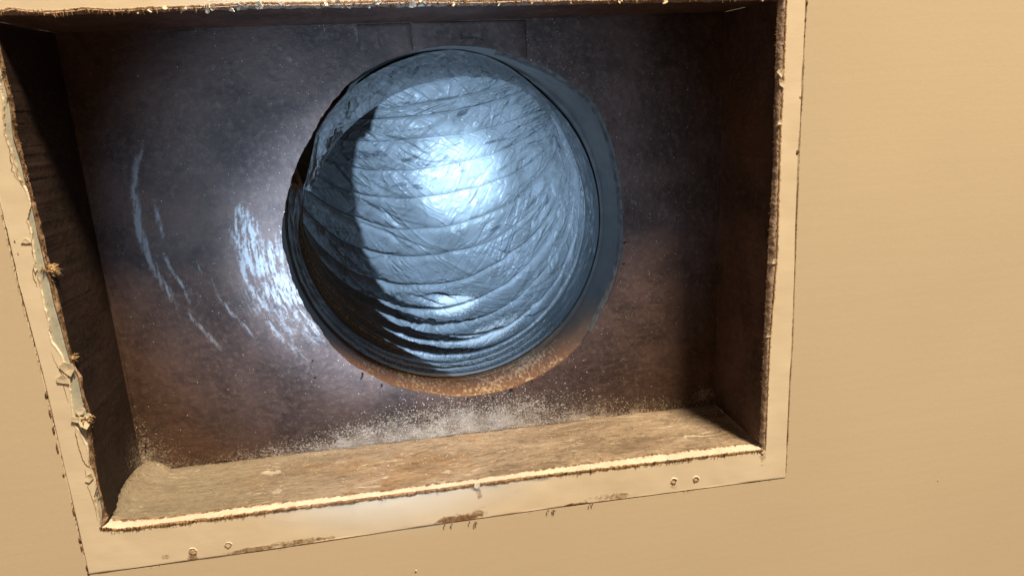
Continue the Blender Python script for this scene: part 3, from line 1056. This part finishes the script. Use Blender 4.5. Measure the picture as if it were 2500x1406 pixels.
fu, fv = proj_px(LN)
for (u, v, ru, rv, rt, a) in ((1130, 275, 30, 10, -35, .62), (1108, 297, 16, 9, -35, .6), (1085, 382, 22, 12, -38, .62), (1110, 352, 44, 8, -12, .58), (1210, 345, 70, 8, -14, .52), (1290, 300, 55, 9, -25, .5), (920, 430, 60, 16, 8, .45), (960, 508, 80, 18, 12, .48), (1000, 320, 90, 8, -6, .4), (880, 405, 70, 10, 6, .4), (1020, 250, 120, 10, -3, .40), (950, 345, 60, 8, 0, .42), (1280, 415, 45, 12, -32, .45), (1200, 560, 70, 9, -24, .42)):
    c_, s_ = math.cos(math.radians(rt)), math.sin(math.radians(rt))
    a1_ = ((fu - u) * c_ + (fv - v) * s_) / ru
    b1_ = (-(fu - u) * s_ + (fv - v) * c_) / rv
    stain_shade = np.maximum(stain_shade, (a + .17) * np.exp(-(a1_ ** 2 + b1_ ** 2)))
stain_shade = np.maximum(stain_shade, .66 * sstep(.56, .84, pl_n) * near1 ** .7 * np.clip((Q - 2.5) / 2, 0, 1))  # dark pleat lines: dirt in the folds, with their shade painted in
stain_shade = np.maximum(stain_shade, .40 * sstep(.78, .93, PH))  # right edge of the film darkened, shade put into the colour
stain_shade = np.maximum(stain_shade, .30 * near1 * np.clip((Q - 5) / 3, 0, 1))
dst = np.clip(1 - Q / 7, 0, 1) * .42 + .25 * low_left * 0
dst = dst + .9 * bump1(Q, 4.1, .45) * bump1(PH, .47, .05) + .7 * bump1(Q, 2.2, .5) * bump1(PH, .52, .06)
dst = dst + .35 * np.exp(-(np.minimum(fr, 1 - fr) / .06) ** 2) * np.clip(1 - Q / 9, 0, 1)
under(grid_obj('liner', LN, M_FILM, None, {'stain_shade': stain_shade, 'dust': dst, 'ringx': X_, 'ringy': Y_}), duct, DB)

# the wire hoops under the film, each its own ring
for k in range(1, len(rib_idx) - 1):
    j = k * PER
    if j >= len(LN):
        break
    cols = np.arange(8, NPH - 8, 3)
    rows = np.clip((k - wander[j, cols]) * PER, 0, len(LN) - 1.001)
    i0 = rows.astype(int)
    wf = (rows - i0)[:, None]
    ctr = LN[i0, cols] * (1 - wf) + LN[i0 + 1, cols] * wf + nin[j, cols] * .0001
    n = len(ctr)
    tan = np.gradient(ctr, axis=0)
    tan /= np.linalg.norm(tan, axis=1)[:, None] + 1e-9
    a1 = nin[j, 8:-8:3]
    a2 = np.cross(tan, a1)
    rr = .0007 * np.clip(np.minimum(np.arange(n), n - 1 - np.arange(n)) / 20, .15, 1)
    T = np.stack([ctr + rr[:, None] * (math.cos(x) * a1 + math.sin(x) * a2) for x in np.linspace(0, 2 * np.pi, 6, endpoint=False)], 1)
    T = np.concatenate([T, T[:, :1]], 1)
    under(grid_obj('wire_rib', T, M_FILM, None, {'stain_shade': np.full(T.shape[:2], .12), 'dust': np.full(T.shape[:2], .25)}), duct, DB)

# neck: crumpled film between the collar's end and the kink ring, all the way round
outer_px = [(742, 462), (750, 425), (757, 398), (772, 325), (800, 280), (850, 222), (905, 183), (960, 155), (1030, 131), (1100, 121), (1180, 126), (1250, 142), (1310, 172), (1360, 215)]
NU = 620
fold_d = resample(FOLD, NU)
up_ang = np.linspace(aE0 if aE0 > 0 else aE0 + 2 * np.pi, aE1, NU)
tu = np.linspace(0, 1, NU)
col_up = np.stack([CX + RX * .985 * np.cos(up_ang), np.full(NU, Y_COL - .010), CZ + RZ * .985 * np.sin(up_ang)], 1)
want = resample(pl(outer_px, .088), NU)
wl_ = (1 - sstep(.62, .97, tu))[:, None]
col_up = col_up * (1 - wl_) + want * wl_
CRN = 130
cr = loft(col_up, fold_d, CRN)
sC = np.linspace(0, 1, CRN)[None, :]
tC = tu[:, None]
inward = np.array([CX, 0, CZ - .02]) - cr
inward[..., 1] = 0
inward /= np.linalg.norm(inward, axis=-1, keepdims=True)
aC = tC * .30
bC = sC * .035
cw = ridged(np.stack([(aC + bC * 1.4) * 34, (bC - aC * .25) * 120, 0 * aC * sC], -1), 3, seed=70)
cw2 = fbm(np.stack([aC * 90 + 0 * sC, bC * 130 + 0 * tC, 0 * aC * sC], -1), 4, .6, seed=71)
cw3 = ridged(np.stack([aC * 9 + bC * 6, bC * 75 + .6 * np.sin(aC * 30), 0 * aC * sC], -1), 2, seed=75)
wrk = .0085 * (cw - .6) + .0095 * (cw3 - .6) + .0014 * cw2
for c0_, f_, p_, w_, a_ in ((.22, 1.3, .4, .045, .0040), (.45, 1.9, 2.2, .05, .0050), (.68, 1.1, 4.1, .06, .0055), (.84, 2.3, 1.0, .04, .0036)):
    dd_ = sC - (c0_ + .13 * np.sin(2 * np.pi * f_ * tC + p_))
    wrk = wrk + a_ * np.where(dd_ > 0, np.exp(-(dd_ / w_) ** 2), np.exp(-(dd_ / (w_ * 3)) ** 2)) * (.55 + .45 * np.sin(9 * tC + p_))
cwid = np.linalg.norm(fold_d - col_up, axis=1)[:, None]
wrk = wrk * .62 * np.sin(np.pi * sC) ** .8 * np.clip(cwid / .030, 0, 1)
cr = cr + inward * wrk[..., None]
cr[..., 1] += .0008 * cw2 * np.sin(np.pi * sC)
# the fold rounds over and runs back up behind itself
back = np.stack([cr[:, -1] + inward[:, -1] * -d_ + np.array([0, y_, 0]) for d_, y_ in ((.0003, .0010), (.0015, .0022), (.006, .004), (.03, .006), (.12, .008))], 1)
back[:, 4] = back[:, 3] - dwn * .12
crf = np.concatenate([cr, back], 1)
stn = np.clip(.0 + .36 * sstep(.22, .48, tu)[:, None] + .12 * cw2, 0, .6)
stn = np.concatenate([stn, np.repeat(stn[:, -1:], 5, 1)], 1)
dcr = .10 + .22 * (1 - sstep(.12, .42, tu))[:, None] + 0 * stn
under(grid_obj('folded_film', crf, M_FOLD, None, {'stain_shade': stn, 'dust': dcr, 'ringx': tu[:, None] * .3 + 0 * stn, 'ringy': np.linspace(0, .05, stn.shape[1])[None, :] + 0 * stn}), duct, DB)
# lower part of the neck
lowc = np.stack([CX + RX * .985 * np.cos(arcA), np.full(NPH, Y_COL - .010), CZ + RZ * .985 * np.sin(arcA)], 1)
NKN = 90
# gather: on the right the film leaves the collar higher up than the fold's end
nk = loft(lowc, low0, NKN)
sN = np.linspace(0, 1, NKN)[None, :]
inw = np.array([CX, 0, CZ]) - nk
inw[..., 1] = 0
inw /= np.linalg.norm(inw, axis=-1, keepdims=True)
nw = ridged(np.stack([arcl[:, None] * 30 + sN * .9, sN * 5 + arcl[:, None] * 4, 0 * sN * arcl[:, None]], -1), 3, seed=72)
nw2 = fbm(np.stack([arcl[:, None] * 120 + 0 * sN, sN * 4 + 0 * arcl[:, None], 0 * sN * arcl[:, None]], -1), 4, .6, seed=73)
rightn = sstep(.60, .8, phi)[:, None]
rip = np.sin(sN * 2 * np.pi * 3) * .0007
nk = nk + inw * (((.0010 + .0038 * rightn) * (nw - .6) + .0009 * nw2 + rip) * np.sin(np.pi * sN) ** .6)[..., None]
dn_ = .55 * np.clip((-np.sin(arcA) - .2) / .8, 0, 1)[:, None] + 0 * sN + .35 * np.clip(np.sin(sN * 2 * np.pi * 3), 0, 1) * np.clip((-np.sin(arcA) - .6) / .4, 0, 1)[:, None]
under(grid_obj('neck_film', nk, M_FOLD, None, {'stain_shade': np.full(nk.shape[:2], .15) + .15 * nw2, 'dust': dn_, 'ringx': arcl[:, None] + 0 * dn_, 'ringy': .03 * sN + 0 * dn_}), duct, DB)
# unseen cap added to keep stray light out of the duct
endc = LN[-1]
ec = endc.mean(0)
Vv = np.vstack([endc[::10], ec[None], fold_d[::20] - dwn * .15])
n1 = len(endc[::10])
n2 = len(fold_d[::20])
faces = [(k, k + 1, n1) for k in range(n1 - 1)]
faces += [(n1 + 1 + k, n1 + 2 + k, n1) for k in range(n2 - 1)]
under(mesh_obj('duct_light_cap', Vv, faces, M_FOLD, None, {'stain_shade': np.zeros(len(Vv)), 'dust': np.zeros(len(Vv))}), duct, DB)

# ------------------------------------------------------------------ small pieces


def screw_hole(u, v, r, seed):
    c = at(u, v, Y_FACE)
    n = 40
    a = np.linspace(0, 2 * np.pi, n, endpoint=False)
    jr = 1 + .6 * fbm(np.stack([np.cos(a) * 1.1, np.sin(a) * 1.1, a * 0 + seed], 1), 3, seed=80)
    jh = 1 + .7 * fbm(np.stack([np.cos(a) * 2, np.sin(a) * 2, a * 0 + seed + 5], 1), 3, seed=81)
    rings = []
    for rr, y in ((1.5, .0005), (1.2, -.0002), (1.0, -.0005), (.90, -.0004), (.72, .0000), (.5, .0002), (.0, .0003)):
        rings.append(np.stack([c[0] + r * rr * jr * np.cos(a), c[1] + y * np.where(y < 0, jh, 1), c[2] + r * rr * jr * np.sin(a)], 1))
    S = np.stack(rings, 1)
    gg = np.broadcast_to(np.array([.1, .2, .45, .9, 1, 1, 1]), S.shape[:2])  # grimy rim; dark centre paints in the shade of an unmodelled recess
    return under(grid_obj('screw_hole', S, M_FRAME, None, {'grime_shade': gg}, True))


for k, (u, v, r) in enumerate(((471, 1345, .0019), (558, 1329, .0017), (1645, 1173, .0018), (1699, 1168, .0017))):
    screw_hole(u, v, r, k * 3.1)


def flake(P0, size, tilt, seed, mat=None, parent=vent, base=VB, name='paint_flake', thick=.0004):
    r_ = random.Random(seed)
    n = 6
    pts = []
    for k in range(n):
        a = 2 * math.pi * (k + r_.uniform(-.3, .3)) / n
        rr = size * (.40 + .85 * r_.random())
        pts.append((rr * math.cos(a), rr * .75 * math.sin(a)))
    ax = Matrix.Rotation(tilt[0], 3, 'X') @ Matrix.Rotation(tilt[1], 3, 'Z') @ Matrix.Rotation(tilt[2], 3, 'Y')
    V = []
    for yy in (-thick, thick):
        for x, z in pts:
            curl = (x * x + z * z) / size * .16
            p = ax @ Vector((x, yy - curl, z))
            V.append((P0[0] + p.x, P0[1] + p.y, P0[2] + p.z))
        p = ax @ Vector((0, yy, 0))
        V.append((P0[0] + p.x, P0[1] + p.y, P0[2] + p.z))
    F = []
    for k in range(n):
        k2 = (k + 1) % n
        F.append((k, k2, n))
        F.append((n + 1 + k2, n + 1 + k, 2 * n + 1))
        F.append((k2, k, n + 1 + k, n + 1 + k2))
    o = mesh_obj(name, V, F, mat or M_CHIP, None, None, False)
    return under(o, parent, base)


# ragged paint along the top lip
O_t = SIDES['top'][0]
for k in range(46):
    i = random.randint(20, NTP - 90)
    p = O_t[i]
    flake((p[0], Y_FACE + random.uniform(-.0006, .001), p[2] - random.uniform(-.0006, .0022)), random.uniform(.0009, .0024), (random.uniform(-.6, .5), random.uniform(-.5, .5), random.uniform(-3, 3)), 100 + k)
# chips clinging to the left edge and the right lip
for k, (u, v, s, y) in enumerate(((190, 1010, .0042, -.004), (197, 1036, .0036, -.0045), (210, 1018, .0028, -.003), (184, 1030, .0030, -.0035), (163, 905, .0052, -.0026), (152, 930, .0040, -.0024), (212, 1168, .0036, -.0023), (1910, 178, .0034, -.003), (1913, 202, .0026, -.003), (1906, 300, .0020, -.002), (1893, 640, .0022, -.002), (1879, 822, .0024, -.002), (1866, 1104, .0032, -.003), (1170, 1188, .0026, -.003), (60, 590, .0030, -.0022), (84, 655, .0026, -.0022))):
    p = at(u, v, y)
    ff = 1.0 if k in (0, 1, 2, 3, 9, 10) else .35
    flake((p[0], -.0004 - .0010 * ff * random.random(), p[2]), s, (random.uniform(-.18, .10) * ff, random.uniform(-.15, .15) * ff, random.uniform(-3, 3)), 300 + k, thick=.00018)


def crack(pts, w, seed):
    P = resample(pl(pts, Y_FACE - .00012), 60)
    a_ = np.linspace(0, 1, 60)
    off = fbm(np.stack([a_ * 9, a_ * 0 + seed, a_ * 0], 1), 3, .6, seed=85)
    P[:, 0] += off * .0011
    P[:, 2] += np.roll(off, 9) * .0006
    tn = np.gradient(P, axis=0)
    sd = np.stack([tn[:, 2], 0 * a_, -tn[:, 0]], 1)
    sd /= np.linalg.norm(sd, axis=1)[:, None] + 1e-9
    ww = (w * np.sin(np.pi * np.clip(a_, .01, .99)) ** .5 * (1 + .8 * np.roll(off, 20)))[:, None]
    R_ = np.stack([P - sd * ww + np.array([0, .0004, 0]), P - sd * ww, P + sd * ww, P + sd * ww + np.array([0, .0004, 0])], 1)
    under(grid_obj('paint_crack', R_, M_GRIME))


for k, (pts, w) in enumerate((([(78, 560), (77, 600), (84, 640), (80, 670), (92, 700)], .00014), ([(96, 770), (104, 800), (101, 812), (124, 802)], .00014), ([(124, 858), (140, 895), (158, 925), (156, 945), (168, 985)], .00016), ([(183, 1050), (192, 1095), (206, 1132), (218, 1140), (222, 1130)], .00018), ([(206, 1145), (214, 1185), (232, 1235), (240, 1270)], .00014), ([(146, 916), (158, 922), (172, 920)], .00016), ([(22, 360), (30, 420), (44, 445)], .00012))):
    crack(pts, w, k * 2.3)


def spikes(name, items, mat):
    """many little tapering hairs or crumbs as one mesh: items = (base point, tip point, radius)"""
    V, F = [], []
    for (a, b, r) in items:
        a = np.asarray(a); b = np.asarray(b)
        d = b - a
        t1 = np.cross(d, np.array([.3, .8, .5])); t1 /= np.linalg.norm(t1) + 1e-9
        t2 = np.cross(d, t1); t2 /= np.linalg.norm(t2) + 1e-9
        k = len(V)
        mid = a + d * .55 + (t1 * random.uniform(-.25, .25) + t2 * random.uniform(-.25, .25)) * np.linalg.norm(d)
        for c, rr in ((a, r), (mid, r * .75)):
            for w in range(3):
                x = 2 * math.pi * w / 3
                V.append(c + rr * (math.cos(x) * t1 + math.sin(x) * t2))
        V.append(b)
        for w in range(3):
            w2 = (w + 1) % 3
            F.append((k + w, k + w2, k + 3 + w2))
            F.append((k + w, k + 3 + w2, k + 3 + w))
            F.append((k + 3 + w, k + 3 + w2, k + 6))
        F.append((k + 2, k + 1, k))
    return mesh_obj(name, np.array(V), np.array(F) if all(len(f) == 3 for f in F) else F, mat, None, None, False)


def along(key, which, t):
    P = SIDES[key][which]
    return P[int(np.clip(t, 0, 1) * (len(P) - 1))]


# fuzz of brown dirt along the lower lip, the gap and the ragged edges
it = []
for k in range(1000):
    t = random.random()
    p = along('bot', 0, t)
    dens_ = .5 + .5 * math.sin(t * 61) * math.sin(t * 23 + 1)
    if random.random() > .25 + .75 * dens_:
        continue
    l = random.uniform(.0003, .0011) * (2.6 if random.random() < .05 else 1)
    a = (p[0], Y_FACE - random.uniform(.0, .0008), p[2] + random.uniform(-.0005, .0010))
    b = (a[0] + random.uniform(-.0010, .0010), a[1] - random.uniform(-.0002, .0004), a[2] - l)
    it.append((a, b, random.uniform(.00014, .00040)))
for k in range(380):
    t = random.random()
    p = along('top', 0, t)
    a = (p[0], Y_FACE - .0004, p[2] + random.uniform(-.001, .001))
    b = (a[0] + random.uniform(-.0015, .0015), a[1] - random.uniform(-.0005, .0014), a[2] - random.uniform(.0006, .0035))
    it.append((a, b, random.uniform(.00015, .0004)))
for k in range(260):
    t = random.random()
    p = along('lft', 1, t)
    a = (p[0] - .001 * random.random(), .003 - random.uniform(0, .003), p[2])
    b = (a[0] + random.uniform(-.0002, .0012), a[1] - random.uniform(-.001, .0012), a[2] + random.uniform(-.0014, .0014))
    it.append((a, b, random.uniform(.0002, .0005)))
for k in range(420):
    t = random.random()
    p = along('rgt', random.choice((0, 1)), t)
    a = (p[0], p[1] - random.uniform(-.0002, .0012), p[2])
    b = (a[0] + random.uniform(-.0014, .0010), a[1] - random.uniform(-.0005, .001), a[2] + random.uniform(-.0012, .0012))
    it.append((a, b, random.uniform(.00012, .0003)))
gi = np.where(gap > .00028)[0]
for k in range(700):
    i = int(random.choice(gi))
    p = inner_w[i]
    a = (p[0], Y_FACE + .001, p[2])
    b = (a[0] + random.uniform(-.0006, .0006), -.0004 - random.uniform(0, .0004), a[2] + random.uniform(-.0009, .0006))
    it.append((a, b, random.uniform(.0001, .00022)))
for (u, v, l) in ((1086, 1277, .0035), (1102, 1277, .0028), (1146, 1272, .0025), (1160, 1272, .0042), (1164, 1273, .003), (1338, 1243, .0034), (1350, 1243, .0045), (1354, 1244, .003), (1446, 1228, .003), (1440, 1229, .0022)):
    p = at(u, v, -.001)
    it.append((p, (p[0] + .0002, p[1] - .0003, p[2] - l * .6), .0005))
fz = under(spikes('grime_fuzz', it, M_GRIME))
fz['kind'] = 'stuff'

# clumps of grime along the side gaps
def clump(u, v, r, seed, mat, y=-.001, name='grime_clump', parent=vent, base=VB, stretch=1.6):
    c = at(u, v, y)
    a = np.linspace(0, 2 * np.pi, 14, endpoint=False)
    b = np.linspace(-np.pi / 2, np.pi / 2, 9)
    AA, BB = np.meshgrid(a, b, indexing='ij')
    D = np.stack([np.cos(BB) * np.cos(AA), np.sin(BB), np.cos(BB) * np.sin(AA)], -1)
    rr = r * (1 + 1.3 * fbm(D * 2.3 + seed, 3, seed=90))
    S = c + D * rr[..., None] * np.array([1, .4, stretch])
    return under(grid_obj(name, S, mat, None, None, True), parent, base)


for k, (u, v, r, st_) in enumerate(((1970, 8, .0013, 1.5), (1966, 50, .0010, 1.6), (1964, 88, .0007, 2), (1953, 240, .0012, 1.3), (1947, 372, .0014, 1.6), (113, 965, .0014, 1.5), (122, 1010, .0008, 5), (131, 1050, .0009, 4.0), (140, 1095, .0009, 4.5), (155, 1160, .0008, 1.8), (180, 1248, .0012, 2.6), (195, 1318, .0013, 2.0), (199, 1338, .0009, 3.0), (212, 1385, .0009, 3), (216, 1400, .0010, 1.5), (36, 590, .0009, 2.0), (44, 620, .0007, 2), (1598, 1128, .0017, .7), (1855, 1102, .0016, 1.2))):
    clump(u, v, r * .55, k * 2.7, M_GRIME, -.0003, stretch=st_ * 1.1)

# paint nibs on the wall
for k, (u, v, r) in enumerate(((1016, 1393, .0006), (2291, 1172, .0003))):
    o = clump(u, v, r, k * 1.9 + 50, M_WALL, -.0003, 'paint_nib', wall, Vector((0, 0, 0)), 1.1)

# tufts of tan fibre caught on the left lip
def tuft(u, v, y, seed, label, n=70, size=.006):
    r_ = random.Random(seed)
    c = at(u, v, y)
    its = []
    for k in range(n):
        a = c + np.array([r_.uniform(-.3, .3), r_.uniform(-.25, .25), r_.uniform(-.25, .25)]) * size
        b = a + np.array([r_.uniform(-.2, 1.0), r_.uniform(-.5, .2), r_.uniform(-.55, .35)]) * size
        its.append((a, b, r_.uniform(.0002, .0006)))
    o = spikes('fibre_tuft', its, M_LINT)
    o['label'] = label
    o['category'] = 'fibre tuft'
    return o


tuft(118, 658, .002, 1, 'tan fibre tuft sticking out of the left lip halfway down the opening', 90, .0065)
tuft(208, 1022, .000, 2, 'tan fibre tuft behind the chipped paint low on the left lip', 60, .0050)
tuft(172, 872, .003, 3, 'small tan fibre tuft on the left lip above the chipped paint', 40, .0042)

# black splinters round the lower rim of the hole
it = []
for (u, v, dx, dz) in ((884, 910, -.002, -.005), (931, 938, -.0006, -.0022), (763, 880, -.0005, -.001), (1245, 948, -.001, -.002), (1248, 950, .0012, -.0015), (1143, 972, -.0015, -.0015), (1201, 970, .0006, -.001), (1298, 928, -.0005, -.0014), (1523, 592, .002, .0002), (1519, 645, .002, .0004), (1423, 836, -.0012, .0004), (770, 922, -.0014, .001), (356, 1082, -.0003, -.0022), (312, 1190, .0018, -.0005), (1080, 1262, 0, .0015)):
    p = at(u, v, DEP - .001)
    it.append((p, p + np.array([dx, -.0022, dz]), .0006))
bs = under(spikes('black_splinters', it, M_BLACK))
bs['kind'] = 'stuff'

# loose grains of dust on the panel foot, ledge and collar
gv = []
oct_v = np.array([(1, 0, 0), (-1, 0, 0), (0, 1, 0), (0, -1, 0), (0, 0, 1), (0, 0, -1)], float)
oct_f = np.array([(0, 2, 4), (2, 1, 4), (1, 3, 4), (3, 0, 4), (2, 0, 5), (1, 2, 5), (3, 1, 5), (0, 3, 5)])
pts, szs = [], []
idx = rng.random(PX.size)
pr = (np.clip(dens - .12, 0, 1) ** 1.6 * (rad > 0)).ravel()
sel = np.where(idx < pr * .10)[0]
for s in sel:
    pts.append((PX.flat[s], PY.flat[s] - .0002, PZ.flat[s])); szs.append(rng.uniform(.00012, .00042))
sel = np.where(rng.random(PX.size) < .004)[0]
for s in sel:
    pts.append((PX.flat[s], PY.flat[s] - .0001, PZ.flat[s])); szs.append(rng.uniform(.0001, .0003))
for k in range(520):
    x, s = rng.uniform(-HX, HX), rng.uniform(0, 1) ** .6
    y = Y_LIP + (DEP - Y_LIP) * s
    pts.append((x, y, -HZ + .0003 + (0.0)))
    szs.append(rng.uniform(.0001, .0004))
sel = np.where(rng.random(dcol.size) < np.clip(dcol, 0, 1).ravel() ** 2 * .07)[0]
for s in sel:
    pts.append(Cs.reshape(-1, 3)[s]); szs.append(rng.uniform(.0001, .00035))
sel = np.where(rng.random(dst.size) < np.clip(dst - .15, 0, 1).ravel() ** 1.5 * .02)[0]
for s in sel:
    pts.append(LN.reshape(-1, 3)[s]); szs.append(rng.uniform(.0001, .0003))
pts = np.array(pts); szs = np.array(szs)
jit = 1 + rng.uniform(-.5, .6, (len(pts), 6, 1))
Vg = pts[:, None] + oct_v[None] * szs[:, None, None] * jit
Fg = (oct_f[None] + 6 * np.arange(len(pts))[:, None, None]).reshape(-1, 3)
gr_o = mesh_obj('dust_grains', Vg.reshape(-1, 3), Fg, M_GRAIN, None, None, False)
gr_o['kind'] = 'stuff'
print('grains', len(pts), 'ribs', len(rib_idx), 'pv', pv[0], pv[-1])

# fine pale fibres stuck to the soot
it = []
for k in range(170):
    s = random.randrange(PX.size)
    p = np.array([PX.flat[s], PY.flat[s] - .0004, PZ.flat[s]])
    a = random.uniform(0, 6.28)
    l = random.uniform(.0012, .0045)
    it.append((p, p + np.array([math.cos(a) * l, -random.uniform(0, .0012), math.sin(a) * l]), .00009))
fb = spikes('dust_fibres', it, M_FIBRE)
fb['kind'] = 'stuff'
